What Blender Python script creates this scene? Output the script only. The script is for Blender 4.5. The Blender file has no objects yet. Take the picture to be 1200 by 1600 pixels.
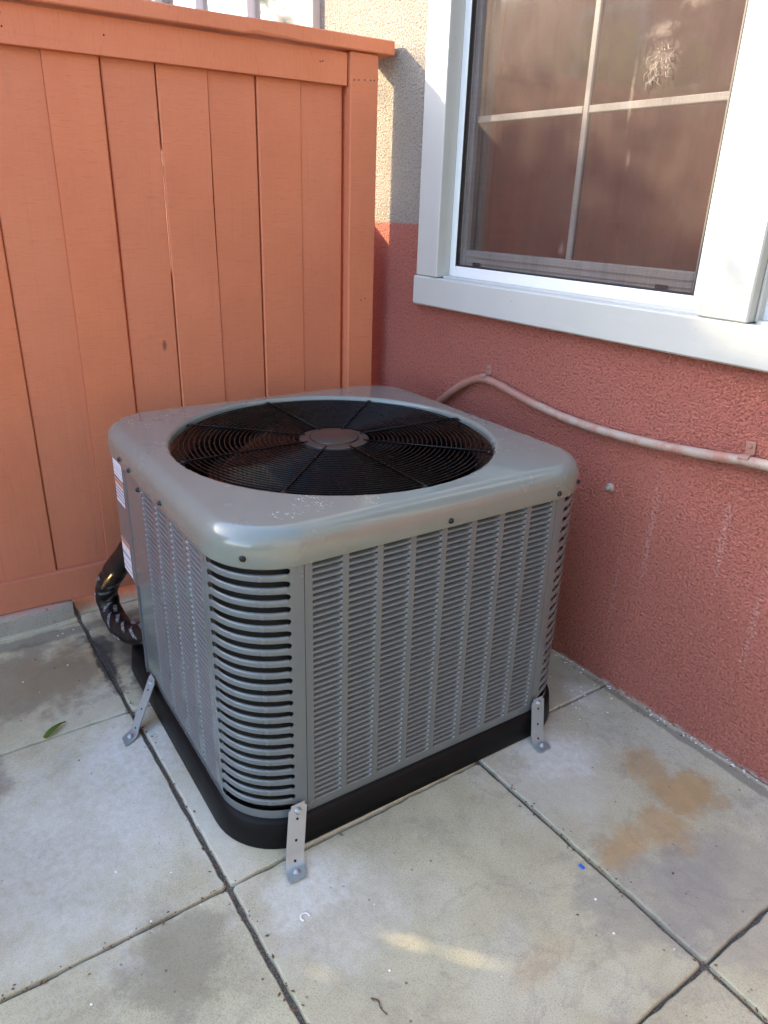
import bpy, math, random
from mathutils import Vector, Matrix
random.seed(7)
sc = bpy.context.scene
C = sc.collection
R = math.radians

# ------------------------------------------------------------------ camera
cam = bpy.data.cameras.new('camera'); camo = bpy.data.objects.new('camera', cam); C.objects.link(camo)
CAM = Vector((2.3292, -1.4590, 1.1934)); YAW, PIT, ROL = 0.95972, -0.40122, 0.03175
fw = Vector((-math.sin(YAW)*math.cos(PIT), math.cos(YAW)*math.cos(PIT), math.sin(PIT)))
rt = fw.cross(Vector((0, 0, 1))).normalized(); up = rt.cross(fw)
r2 = rt*math.cos(ROL)+up*math.sin(ROL); u2 = up*math.cos(ROL)-rt*math.sin(ROL)
camo.matrix_world = Matrix(((r2.x, u2.x, -fw.x, CAM.x), (r2.y, u2.y, -fw.y, CAM.y), (r2.z, u2.z, -fw.z, CAM.z), (0, 0, 0, 1)))
cam.sensor_fit = 'VERTICAL'; cam.sensor_height = 36; cam.lens = 36*1137.3/1600
cam.clip_start = .02; cam.clip_end = 2000
sc.camera = camo
sc.render.resolution_x = 768; sc.render.resolution_y = 1024

# ------------------------------------------------------------------ sky, sun, exposure
SUND = Vector((1.2, 1.0, -.80)).normalized()          # direction the sunlight travels
elev = math.asin(-SUND.z)
w = bpy.data.worlds.new('World'); sc.world = w; w.use_nodes = True
nt = w.node_tree; bg = nt.nodes['Background']
sky = nt.nodes.new('ShaderNodeTexSky'); sky.sky_type = 'NISHITA'; sky.sun_disc = False
sky.sun_elevation = elev; sky.sun_rotation = math.atan2(-SUND.x, -SUND.y)
sky.air_density = .8; sky.dust_density = 1.0; sky.ozone_density = .2
nt.links.new(sky.outputs[0], bg.inputs[0]); bg.inputs[1].default_value = 0.15
sun = bpy.data.lights.new('sun', 'SUN'); sun.energy = 2.0; sun.angle = R(.8); sun.color = (1, .82, .53)
suno = bpy.data.objects.new('sun', sun); C.objects.link(suno)
suno.rotation_euler = (-SUND).to_track_quat('Z', 'Y').to_euler(); suno.location = (-4, -4, 5)
vs = sc.view_settings; vs.view_transform = 'Standard'; vs.look = 'None'; vs.gamma = 1; vs.exposure = 2.95
vs.use_curve_mapping = False
cy = sc.cycles; cy.max_bounces = 8; cy.diffuse_bounces = 4; cy.glossy_bounces = 4; cy.transparent_max_bounces = 10; cy.caustics_reflective = False; cy.caustics_refractive = False

# ------------------------------------------------------------------ node helpers
class NT:
    def __init__(s, name):
        s.m = bpy.data.materials.new(name); s.m.use_nodes = True
        s.t = s.m.node_tree; s.b = s.t.nodes['Principled BSDF']; s.o = s.t.nodes['Material Output']
    def n(s, typ, **k):
        x = s.t.nodes.new(typ)
        for a, v in k.items():
            if hasattr(x, a): setattr(x, a, v)
            else: s.set(x.inputs[a], v)
        return x
    def set(s, sock, v):
        if isinstance(v, bpy.types.NodeSocket): s.t.links.new(v, sock)
        else: sock.default_value = v
    def pos(s): return s.n('ShaderNodeNewGeometry').outputs['Position']
    def obj(s): return s.n('ShaderNodeTexCoord').outputs['Object']
    def rnd(s): return s.n('ShaderNodeObjectInfo').outputs['Random']
    def map(s, v, scale=(1, 1, 1), loc=(0, 0, 0)):
        x = s.n('ShaderNodeMapping'); s.set(x.inputs[0], v); x.inputs['Scale'].default_value = scale; x.inputs['Location'].default_value = loc
        return x.outputs[0]
    def noise(s, v, scale, detail=3, rough=.55, dist=0):
        x = s.n('ShaderNodeTexNoise'); s.set(x.inputs['Vector'], v)
        x.inputs['Scale'].default_value = scale; x.inputs['Detail'].default_value = detail
        x.inputs['Roughness'].default_value = rough; x.inputs['Distortion'].default_value = dist
        return x.outputs[0]
    def vor(s, v, scale, feature='F1'):
        x = s.n('ShaderNodeTexVoronoi'); x.feature = feature; s.set(x.inputs['Vector'], v); x.inputs['Scale'].default_value = scale
        return x.outputs['Distance']
    def ramp(s, f, stops):
        x = s.n('ShaderNodeValToRGB'); s.set(x.inputs[0], f); e = x.color_ramp.elements
        while len(e) < len(stops): e.new(.5)
        for el, (p, c) in zip(e, stops):
            el.position = p; el.color = (c, c, c, 1) if isinstance(c, (int, float)) else (*c, 1)
        return x.outputs[0]
    def mix(s, f, a, b, mode='MIX'):
        x = s.n('ShaderNodeMix'); x.data_type = 'RGBA'; x.blend_type = mode
        s.set(x.inputs[0], f)
        for i, v in ((6, a), (7, b)):
            if isinstance(v, (tuple, list)) and len(v) == 3: v = (*v, 1)
            elif isinstance(v, (int, float)): v = (v, v, v, 1)
            s.set(x.inputs[i], v)
        return x.outputs[2]
    def math(s, op, a, b=0, c=0):
        x = s.n('ShaderNodeMath'); x.operation = op
        for i, v in enumerate((a, b, c)): s.set(x.inputs[i], v)
        return x.outputs[0]
    def bump(s, h, strength=.5, dist=.002, normal=None):
        x = s.n('ShaderNodeBump'); x.inputs['Strength'].default_value = strength; x.inputs['Distance'].default_value = dist
        s.set(x.inputs['Height'], h)
        if normal: s.set(x.inputs['Normal'], normal)
        return x.outputs[0]
    def out(s, col=None, rough=None, metal=None, normal=None, spec=None, **k):
        for key, v in (('Base Color', col), ('Roughness', rough), ('Metallic', metal), ('Normal', normal), ('Specular IOR Level', spec)):
            if v is None: continue
            if isinstance(v, (tuple, list)) and len(v) == 3: v = (*v, 1)
            s.set(s.b.inputs[key], v)
        for key, v in k.items(): s.set(s.b.inputs[key.replace('_', ' ')], v)
        return s.m
    def spot(s, v, cx, cy, rx, ry, soft, wob, nscale=9, seed=0):
        """mask 1 inside an irregular blob on the ground (world metres)"""
        d = s.map(v, (1/rx, 1/ry, 0), (-cx/rx, -cy/ry, 0))
        l = s.n('ShaderNodeVectorMath'); l.operation = 'LENGTH'; s.set(l.inputs[0], d)
        kk = (nscale > 20, int(seed) % 2)
        if not hasattr(s, '_nz'): s._nz = {}
        if kk not in s._nz: s._nz[kk] = s.noise(s.map(v, loc=(seed, seed*1.7, 0)), 13 if kk[0] else 8, 9, .70)
        nz = s._nz[kk]
        e = s.math('ADD', l.outputs['Value'], s.math('MULTIPLY', s.math('SUBTRACT', nz, .5), wob))
        mr = s.n('ShaderNodeMapRange'); mr.interpolation_type = 'SMOOTHSTEP'
        s.set(mr.inputs[0], e); mr.inputs[1].default_value = 1-soft; mr.inputs[2].default_value = 1+soft
        mr.inputs[3].default_value = 1; mr.inputs[4].default_value = 0
        return mr.outputs[0]

def simple(name, col, rough=.5, metal=0, var=.12, scale=30, bump=0, **k):
    m = NT(name); v = m.obj(); n = m.noise(v, scale, 4)
    c = m.mix(n, tuple(x*(1-var) for x in col), tuple(min(1, x*(1+var)) for x in col))
    nr = m.bump(m.noise(v, scale*4, 3), bump, .001) if bump else None
    rr = m.ramp(n, [(.3, max(0, rough-.06)), (.7, min(1, rough+.06))])
    return m.out(c, rr, metal, nr, **k)

# ------------------------------------------------------------------ materials
def mat_concrete():
    m = NT('patio_concrete'); p = m.pos(); r = m.rnd()
    big = m.noise(p, 3.2, 5, .6, .4); mid = m.noise(p, 14, 5, .65, .6); fine = m.noise(p, 330, 4, .75); grit = m.noise(p, 700, 2, .6)
    c = m.mix(m.ramp(big, [(.3, 0), (.7, 1)]), (.350, .315, .195), (.515, .480, .305))
    c = m.mix(m.ramp(mid, [(.35, 0), (.7, .45)]), c, (.54, .51, .365))
    c = m.mix(m.ramp(m.noise(p, 5.1, 6, .7, 1.5), [(.52, 0), (.74, .5)]), c, (.30, .25, .17))
    c = m.mix(m.ramp(m.noise(p, 8.5, 6, .72, .8), [(.50, 0), (.70, .50)]), c, (.245, .225, .17))
    c = m.mix(m.ramp(m.noise(p, 2.1, 4, .6, .5), [(.52, 0), (.66, .45)]), c, (.60, .59, .49))
    c = m.mix(m.math('MULTIPLY', r, .25), c, (.30, .27, .20))
    # exposed sand grains, pits
    c = m.mix(m.ramp(fine, [(.36, .60), (.50, 0)]), c, (.19, .17, .135))
    c = m.mix(m.ramp(grit, [(.52, 0), (.70, .55)]), c, (.60, .57, .45))
    pit = m.vor(m.map(p, (1, 1, 0)), 34); pitm = m.math('MULTIPLY', m.ramp(pit, [(.05, 1), (.11, 0)]), m.ramp(m.noise(p, 9, 2), [(.5, 0), (.6, 1)]))
    c = m.mix(m.math('MULTIPLY', pitm, .75), c, (.07, .065, .055))
    # scuffs: pale thin scratches
    sc1 = m.noise(m.map(p, (160, 7, 1)), 1, 3, .6); c = m.mix(m.ramp(sc1, [(.70, 0), (.8, .25)]), c, (.6, .6, .58))
    # rust blotches
    rust = None
    for i, (x, y, a, b, k) in enumerate([(1.60, -.175, .075, .05, .8), (1.685, -.165, .065, .075, .95), (1.725, -.30, .05, .07, .8), (1.715, -.40, .04, .07, .85), (1.755, -.125, .02, .025, .6), (1.79, -.30, .02, .025, .6), (.50, -1.22, .10, .17, .55), (1.80, -.74, .03, .06, .35)]):
        s = m.math('MULTIPLY', m.spot(p, x, y, a, b, .45, 3.0, 26, i*3.1), k)
        rust = s if rust is None else m.math('MAXIMUM', rust, s)
    rc = m.mix(m.noise(p, 20, 4), (.24, .135, .055), (.50, .29, .09))
    c = m.mix(m.math('MULTIPLY', rust, .72), c, rc)
    # old damp/dirt stains
    for i, (x, y, a, b, k, col) in enumerate([(.50, -1.36, .15, .30, .62, (.155, .125, .085)), (.45, -1.0, .20, .12, .6, (.13, .115, .09)), (.62, -.98, .16, .09, .7, (.10, .085, .065)),
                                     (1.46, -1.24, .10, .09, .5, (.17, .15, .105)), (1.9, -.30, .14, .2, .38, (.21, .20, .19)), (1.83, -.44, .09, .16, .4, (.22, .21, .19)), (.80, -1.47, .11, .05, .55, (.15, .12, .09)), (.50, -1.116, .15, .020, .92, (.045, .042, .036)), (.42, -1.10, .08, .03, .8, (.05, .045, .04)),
                                     (1.15, -1.42, .10, .16, .28, (.24, .20, .13)), (.30, -1.35, .03, .4, .6, (.12, .11, .09)), (1.25, -.12, .12, .2, .30, (.19, .18, .15)), (1.72, -.012, .5, .012, .6, (.14, .12, .10)),
                                     (1.88, -1.6, .2, .15, .3, (.23, .20, .14)), (2.05, -.75, .1, .1, .4, (.22, .19, .14))]):
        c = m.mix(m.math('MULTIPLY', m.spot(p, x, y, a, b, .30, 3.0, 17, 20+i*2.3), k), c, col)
    # pale drilling dust round the feet of the straps
    dust = None
    for i, (x, y, a, b, k) in enumerate([(.92, -1.15, .13, .10, .9), (1.03, -1.22, .20, .10, .7), (1.12, -1.36, .24, .17, .55), (1.46, -1.0, .07, .10, .85), (1.52, -.97, .11, .12, .45), (1.45, -.33, .08, .09, .95), (1.33, -.09, .05, .04, .5), (1.19, -1.10, .20, .05, .5), (1.50, -.40, .12, .12, .4)]):
        s = m.math('MULTIPLY', m.spot(p, x, y, a, b, .55, 2.4, 22, 50+i*1.9), k)
        dust = s if dust is None else m.math('MAXIMUM', dust, s)
    dn = m.ramp(m.noise(p, 55, 5, .7), [(.25, .25), (.65, 1)])
    c = m.mix(m.math('MULTIPLY', m.math('MULTIPLY', dust, dn), .8), c, (.66, .67, .64))
    # swirled tide marks by the wall
    ring = m.noise(p, 3.6, 8, .62, .5); rm = m.ramp(ring, [(.455, 0), (.497, .8), (.503, 0), (1, 0)])
    area = m.spot(p, 1.85, -.35, .60, .6, .35, .5, 5, 90)
    c = m.mix(m.math('MULTIPLY', m.math('MULTIPLY', rm, area), .26), c, (.15, .14, .125))
    # white paint crumbs
    cr = m.vor(m.map(p, (1, 1, 0)), 17); crm = m.math('MULTIPLY', m.ramp(cr, [(.035, 1), (.05, 0)]), m.ramp(m.noise(p, 4.3, 1), [(.52, 0), (.56, 1)]))
    c = m.mix(crm, c, (.72, .71, .68))
    h = m.math('ADD', m.math('MULTIPLY', fine, .6), m.math('ADD', m.math('MULTIPLY', grit, .3), m.math('MULTIPLY', pitm, -1.2)))
    nr = m.bump(h, .42, .0022, m.bump(mid, .25, .004))
    return m.out(c, m.ramp(mid, [(.3, .78), (.7, .92)]), normal=nr, spec=.3)

def mat_joint():
    m = NT('joint_grit'); p = m.pos(); f = m.noise(p, 300, 3, .7)
    c = m.mix(m.ramp(f, [(.35, 0), (.62, 1)]), (.05, .046, .038), (.21, .195, .16))
    c = m.mix(m.ramp(m.noise(p, 170, 2), [(.66, 0), (.74, .8)]), c, (.42, .40, .36))
    return m.out(c, .95, normal=m.bump(f, 1, .004))

def mat_stucco():
    m = NT('painted_stucco'); v = m.obj()
    sep = m.n('ShaderNodeSeparateXYZ'); m.set(sep.inputs[0], v)
    z = m.math('ADD', sep.outputs['Z'], m.math('MULTIPLY', m.math('SUBTRACT', m.noise(v, 40, 2), .5), .006))
    upm = m.ramp(m.math('SUBTRACT', z, .636), [(.499, 0), (.502, 1)])
    n1 = m.noise(v, 1.7, 4, .6); n2 = m.noise(v, 7, 5, .65); g = m.noise(v, 165, 3, .6, .2); g2 = m.noise(v, 60, 4, .65)
    red = m.mix(m.ramp(n1, [(.3, 0), (.7, 1)]), (.455, .152, .116), (.53, .180, .133))
    red = m.mix(m.ramp(n2, [(.5, 0), (.8, .35)]), red, (.42, .17, .13))
    red = m.mix(m.ramp(g, [(.34, .6), (.50, 0)]), red, (.16, .052, .042)); red = m.mix(m.ramp(g, [(.54, 0), (.70, .25)]), red, (.60, .28, .23))  # darker pits and paler peaks paint the grain's shading into the colour
    cream = m.mix(n2, (.35, .32, .275), (.43, .39, .335))
    cream = m.mix(m.ramp(g, [(.36, .65), (.52, 0)]), cream, (.20, .165, .13))  # cream pits darkened too, shade of the grain put into the colour
    c = m.mix(upm, red, cream)
    # efflorescence drips below the pipe, pale scuffs
    drip = None; dnz = m.noise(v, 60, 4, .7)
    for i, (x, zt, l, k) in enumerate([(1.37, .60, .20, .35), (1.55, .62, .16, .4), (1.30, .42, .22, .2), (1.12, .50, .10, .25), (1.66, .45, .15, .3)]):
        d = m.map(v, (1/.012, 0, 1/l), (-x/.012, 0, -(zt-l*.6)/l))
        ln = m.n('ShaderNodeVectorMath'); ln.operation = 'LENGTH'; m.set(ln.inputs[0], d)
        e = m.math('ADD', ln.outputs['Value'], m.math('MULTIPLY', m.math('SUBTRACT', dnz, .5), 2.4))
        s = m.math('MULTIPLY', m.ramp(e, [(.2, 1), (.9, 0)]), k)
        drip = s if drip is None else m.math('MAXIMUM', drip, s)
    c = m.mix(m.math('MULTIPLY', drip, m.ramp(g, [(.45, 0), (.6, 1)])), c, (.62, .50, .48))
    # damp dirt line and pale crust at the foot
    foot = m.ramp(m.math('ADD', sep.outputs['Z'], m.math('MULTIPLY', m.noise(v, 30, 4, .7), .022)), [(.010, 1), (.02, 0)])
    c = m.mix(m.math('MULTIPLY', foot, m.ramp(m.noise(v, 26, 3), [(.42, 0), (.55, .9)])), c, (.55, .50, .46))
    h = m.math('ADD', m.ramp(g, [(.3, 0), (.62, 1)]), m.math('MULTIPLY', g2, .8))
    return m.out(c, .82, normal=m.bump(h, 1.0, .0065), spec=.25)

def mat_fence(name='fence_paint', tint=1.0, grain_axis='Z'):
    m = NT(name); v = m.obj(); r = m.rnd()
    vv = m.n('ShaderNodeVectorMath'); vv.operation = 'ADD'; m.set(vv.inputs[0], v)
    cmb = m.n('ShaderNodeCombineXYZ'); m.set(cmb.inputs[1], m.math('MULTIPLY', r, 37)); m.set(cmb.inputs[2], m.math('MULTIPLY', r, 11)); m.set(vv.inputs[1], cmb.outputs[0])
    v = vv.outputs[0]
    if grain_axis == 'Z': saw = m.map(v, (30, 22, 300)); grain = m.map(v, (60, 70, 2.5))
    else: saw = m.map(v, (30, 300, 22)); grain = m.map(v, (60, 2.5, 70))
    s = m.noise(saw, 1, 4, .65, 1.3); g = m.noise(grain, 1, 4, .65, .6); big = m.noise(v, 2.5, 4, .6)
    c = m.mix(m.ramp(big, [(.3, 0), (.7, 1)]), tuple(x*tint for x in (.540, .165, .074)), tuple(x*tint for x in (.630, .208, .098)))
    c = m.mix(m.math('MULTIPLY', r, .45), c, (.52, .185, .105))
    c = m.mix(m.ramp(g, [(.28, .18), (.42, 0)]), c, (.35, .110, .06))
    c = m.mix(m.ramp(s, [(.55, 0), (.80, .30)]), c, (.62, .27, .18)); c = m.mix(m.ramp(s, [(.28, .50), (.44, 0)]), c, (.36, .105, .058))
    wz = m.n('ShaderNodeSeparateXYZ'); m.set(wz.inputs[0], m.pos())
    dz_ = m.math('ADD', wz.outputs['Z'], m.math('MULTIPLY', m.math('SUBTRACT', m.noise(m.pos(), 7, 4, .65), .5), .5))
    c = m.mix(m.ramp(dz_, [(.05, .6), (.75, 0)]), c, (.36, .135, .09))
    # knots and nail holes
    k = m.vor(m.map(v, (0, 6.5, 2.6)), 1); km = m.ramp(k, [(.030, 1), (.055, 0)])
    c = m.mix(m.math('MULTIPLY', km, .7), c, (.13, .05, .03))
    cr = m.noise(m.map(v, (60, 160, 5) if grain_axis == 'Z' else (60, 5, 160)), 1, 5, .75, 1.2)
    crm = m.math('MULTIPLY', m.ramp(cr, [(.70, 0), (.74, 1)]), m.ramp(m.noise(v, 5, 2), [(.5, 0), (.62, 1)]))
    c = m.mix(m.math('MULTIPLY', crm, .7), c, (.12, .045, .03))
    h = m.math('ADD', m.math('MULTIPLY', s, .55), m.math('ADD', m.math('MULTIPLY', g, .6), m.math('ADD', m.math('MULTIPLY', crm, -1.0), m.math('MULTIPLY', km, -.8))))
    return m.out(c, m.ramp(g, [(.3, .55), (.7, .75)]), normal=m.bump(h, .75, .0022), spec=.35)

def mat_unit():
    m = NT('unit_grey_paint'); v = m.obj(); n = m.noise(v, 4, 4)
    c = m.mix(n, (.102, .121, .127), (.115, .135, .141))
    
    return m.out(c, m.ramp(m.noise(v, 9, 4), [(.3, .18), (.7, .28)]), normal=m.bump(m.noise(v, 900, 2), .04, .0005), spec=.5, Coat_Weight=.5, Coat_Roughness=.10)

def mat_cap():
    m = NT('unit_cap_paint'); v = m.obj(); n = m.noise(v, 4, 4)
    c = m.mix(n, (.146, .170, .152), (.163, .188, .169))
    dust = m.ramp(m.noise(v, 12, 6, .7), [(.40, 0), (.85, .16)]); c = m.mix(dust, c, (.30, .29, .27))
    # fresh chalky scratches on the corners
    sep = m.n('ShaderNodeSeparateXYZ'); m.set(sep.inputs[0], v)
    tot = None
    for i, (x, y, a, b) in enumerate([(-.30, -.355, .05, .03), (.335, -.24, .045, .03), (.37, -.14, .025, .02), (.36, -.30, .02, .03), (-.345, -.30, .02, .02)]):
        s = m.spot(v, x, y, a, b, .3, 1.0, 30, i*4.4); tot = s if tot is None else m.math('MAXIMUM', tot, s)
    scr = m.ramp(m.noise(m.map(v, (35, 90, 20)), 1, 5, .75, 2.5), [(.60, 0), (.635, 1)])
    sm = m.math('MULTIPLY', m.math('MULTIPLY', tot, scr), .8)
    c = m.mix(sm, c, (.75, .74, .72))
    rr = m.mix(sm, m.ramp(m.noise(v, 9, 4), [(.3, .20), (.7, .30)]), .8)
    return m.out(c, rr, normal=m.bump(m.noise(v, 700, 2), .03, .0005), spec=.5, Coat_Weight=.45, Coat_Roughness=.03)

def mat_white(name='window_paint'):
    m = NT(name); v = m.obj(); n = m.noise(v, 6, 5, .65)
    c = m.mix(n, (.41, .415, .385), (.48, .485, .45))
    st = m.noise(m.map(v, (6, 30, 60)), 1, 4, .7)
    c = m.mix(m.ramp(st, [(.60, 0), (.8, .3)]), c, (.58, .55, .49))
    crk = m.noise(m.map(v, (26, 40, 9)), 1, 6, .8, 2.0); cm = m.math('MULTIPLY', m.ramp(crk, [(.735, 0), (.75, 1)]), m.ramp(m.noise(v, 6, 2), [(.48, 0), (.6, 1)]))
    c = m.mix(m.math('MULTIPLY', cm, .55), c, (.28, .24, .19))
    chip = m.math('MULTIPLY', m.ramp(m.vor(v, 24), [(.05, 1), (.075, 0)]), m.ramp(m.noise(v, 8, 2), [(.55, 0), (.6, 1)]))
    c = m.mix(m.math('MULTIPLY', chip, .6), c, (.3, .26, .2))
    h = m.math('ADD', m.math('MULTIPLY', m.noise(m.map(v, (20, 60, 130)), 1, 3, .6), .6), m.math('ADD', m.math('MULTIPLY', cm, -1), m.math('MULTIPLY', n, .5)))
    return m.out(c, .5, normal=m.bump(h, .35, .002), spec=.4)

def mat_screen():
    m = NT('insect_screen'); v = m.obj()
    n = m.noise(v, 9, 5, .7); st = m.noise(m.map(v, (14, 1, 3)), 1, 4, .7)
    sx = m.n('ShaderNodeSeparateXYZ'); m.set(sx.inputs[0], v)
    wv = m.math('ADD', m.math('ABSOLUTE', m.math('SINE', m.math('MULTIPLY', sx.outputs[0], 1250))), m.math('ABSOLUTE', m.math('SINE', m.math('MULTIPLY', sx.outputs[2], 1250))))
    c = m.mix(n, (.050, .027, .024), (.085, .050, .036))
    m.out(c, .7)
    a = m.math('ADD', m.ramp(n, [(.3, .34), (.7, .50)]), m.math('MULTIPLY', m.ramp(st, [(.45, 0), (.8, 1)]), .12))
    a = m.math('ADD', a, m.math('MULTIPLY', m.math('SUBTRACT', m.noise(m.map(v, (420, 1, 420)), 1, 2, .7), .5), .55))
    a = m.math('ADD', a, m.math('MULTIPLY', m.math('SUBTRACT', m.noise(m.map(v, (300, 1, 6)), 1, 2, .6), .5), .22))
    a = m.math('ADD', a, m.math('MULTIPLY', m.math('SUBTRACT', m.noise(m.map(v, (6, 1, 300)), 1, 2, .6), .5), .22))
    sp = None; snz = m.noise(v, 70, 5, .75, 1)
    for i, (x, z, rx, rz) in enumerate([(1.175, 1.49, .05, .04), (1.165, 1.545, .04, .02), (1.11, 1.43, .006, .08), (1.125, 1.30, .006, .02), (.96, 1.10, .012, .02), (.66, 1.36, .006, .006), (1.24, 1.60, .05, .03)]):
        d = m.map(v, (1/rx, 0, 1/rz), (-x/rx, 0, -z/rz)); ln = m.n('ShaderNodeVectorMath'); ln.operation = 'LENGTH'; m.set(ln.inputs[0], d)
        e = m.math('ADD', ln.outputs['Value'], m.math('MULTIPLY', m.math('SUBTRACT', snz, .5), 3.0))
        s = m.ramp(e, [(.2, 1), (1.0, 0)]); sp = s if sp is None else m.math('MAXIMUM', sp, s)
    m.set(m.b.inputs['Base Color'], m.mix(m.math('MULTIPLY', sp, .3), c, (.40, .33, .27)))
    a = m.math('ADD', a, m.math('MULTIPLY', sp, .14))
    m.set(m.b.inputs['Alpha'], a)
    return m.m

def mat_glass():
    m = NT('window_glass'); m.t.nodes.remove(m.b)
    g = m.n('ShaderNodeBsdfGlossy'); g.inputs['Roughness'].default_value = .07; g.inputs['Color'].default_value = (.92, .86, .86, 1)
    t = m.n('ShaderNodeBsdfTransparent'); t.inputs['Color'].default_value = (.62, .66, .66, 1)
    lw = m.n('ShaderNodeLayerWeight'); lw.inputs['Blend'].default_value = .55
    mx = m.n('ShaderNodeMixShader'); m.set(mx.inputs[0], m.ramp(lw.outputs['Fresnel'], [(0, .27), (1, .98)]))
    m.set(mx.inputs[1], t.outputs[0]); m.set(mx.inputs[2], g.outputs[0]); m.set(m.o.inputs['Surface'], mx.outputs[0])
    return m.m

def mat_zinc():
    m = NT('zinc_plate'); v = m.obj(); n = m.noise(v, 60, 4)
    c = m.mix(n, (.27, .315, .325), (.34, .39, .40))
    return m.out(c, m.ramp(n, [(.3, .28), (.7, .40)]), .35, m.bump(m.noise(m.map(v, (400, 400, 20)), 1, 2), .06, .0005))

def mat_pipe():
    m = NT('painted_conduit'); v = m.obj(); n = m.noise(v, 14, 5, .7); n2 = m.noise(v, 60, 3)
    c = m.mix(n2, (.25, .11, .08), (.34, .165, .125))
    sx = m.n('ShaderNodeSeparateXYZ'); m.set(sx.inputs[0], v)
    worn = m.math('MULTIPLY', m.ramp(n, [(.40, 0), (.55, 1)]), m.ramp(sx.outputs[0], [(.90, .1), (1.0, .9)]))
    c = m.mix(m.math('MULTIPLY', worn, .75), c, (.33, .31, .26))
    c = m.mix(m.ramp(m.noise(v, 90, 3), [(.64, 0), (.72, .6)]), c, (.16, .15, .12))
    return m.out(c, .6, normal=m.bump(n, .4, .002))

def mat_coil():
    m = NT('coil_fins'); v = m.obj()
    f = m.noise(m.map(v, (500, 500, 3)), 1, 2); c = m.mix(f, (.0015, .0015, .0015), (.009, .008, .007))
    f2 = m.noise(m.map(v, (8, 8, 160)), 1, 2); c = m.mix(m.ramp(f2, [(.55, 0), (.7, .4)]), c, (.018, .014, .011))
    return m.out(c, .6)

def mat_leaf(name, a, b):
    m = NT(name); r = m.n('ShaderNodeTexCoord'); n = m.noise(r.outputs['Object'], 6, 2)
    c = m.mix(n, a, b); m.out(c, .5)
    t = m.n('ShaderNodeBsdfTranslucent'); m.set(t.inputs['Color'], m.mix(.5, c, (.30, .42, .06)))
    mx = m.n('ShaderNodeMixShader'); mx.inputs[0].default_value = .45; m.set(mx.inputs[1], m.b.outputs[0]); m.set(mx.inputs[2], t.outputs[0]); m.set(m.o.inputs['Surface'], mx.outputs[0])
    return m.m

M = dict(concrete=mat_concrete(), joint=mat_joint(), stucco=mat_stucco(), fence=mat_fence(), fence_h=mat_fence('fence_paint_rail', 1.04, 'Y'),
         unit=mat_unit(), cap=mat_cap(), white=mat_white(), screen=mat_screen(), glass=mat_glass(), zinc=mat_zinc(), pipe=mat_pipe(), coil=mat_coil(),
         pan=simple('black_plastic_pan', (.0055, .0055, .006), .45, 0, .3, 12, .15, spec=.14), black=simple('black_wire_coating', (.0025, .0026, .0028), .25, spec=.16),
         blade=simple('fan_blade_metal', (.003, .003, .0035), .12, 0, .2, 8, spec=.4), hub=simple('hub_brown_plastic', (.018, .0165, .0155), .42, 0, .06, 9),
         screwm=simple('black_screw', (.02, .02, .022), .35, .6), inner=simple('dark_cavity', (.002, .002, .002), .8),
         vinyl=simple('white_vinyl', (.72, .73, .73), .38, 0, .05, 5), rubber=simple('black_gasket', (.012, .012, .012), .6), greyal=simple('grey_sash', (.36, .34, .32), .45, 0, .15, 12),
         hose=simple('black_tape_wrap', (.0045, .0032, .0034), .42, 0, .5, 26, .35, spec=.4), print=simple('white_print', (.40, .42, .47), .4, 0, .25, 60), copper=simple('copper_tube', (.72, .34, .14), .3, 1, .2, 40),
         brass=simple('brass_fitting', (.75, .52, .20), .22, 1, .1, 30), paper=simple('sticker_paper', (.62, .58, .64), .5, 0, .06, 40), orange=simple('sticker_orange', (.50, .16, .07), .5), ink=simple('sticker_ink', (.22, .18, .20), .5),
         curtain=simple('red_brown_drape', (.48, .075, .075), .9, 0, .3, 3), interior=simple('dark_room', (.03, .02, .018), .9), woodsash=simple('brown_blind_edge', (.30, .15, .06), .6, 0, .2, 6),
         leaf=mat_leaf('green_leaf', (.05, .12, .02), (.10, .17, .035)), crown=mat_leaf('tree_leaves', (.045, .10, .018), (.10, .16, .03)), bark=simple('tree_bark', (.10, .075, .05), .9, 0, .3, 20, .6),
         twig=simple('dry_twig', (.13, .065, .035), .8), bluebit=simple('blue_plastic', (.02, .13, .5), .4), whitebit=simple('white_paint_flake', (.75, .74, .71), .7), rustbolt=simple('weathered_bolt', (.30, .27, .23), .65, .3, .4, 80, .5),
         thread=simple('screen_thread', (.42, .36, .29), .7), pale=simple('pale_blind', (.62, .62, .56), .8, 0, .15, 4),
         soil=simple('bare_ground', (.23, .20, .16), .95, 0, .25, 3, .4), soffit=simple('soffit_paint', (.5, .45, .38), .8))

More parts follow.
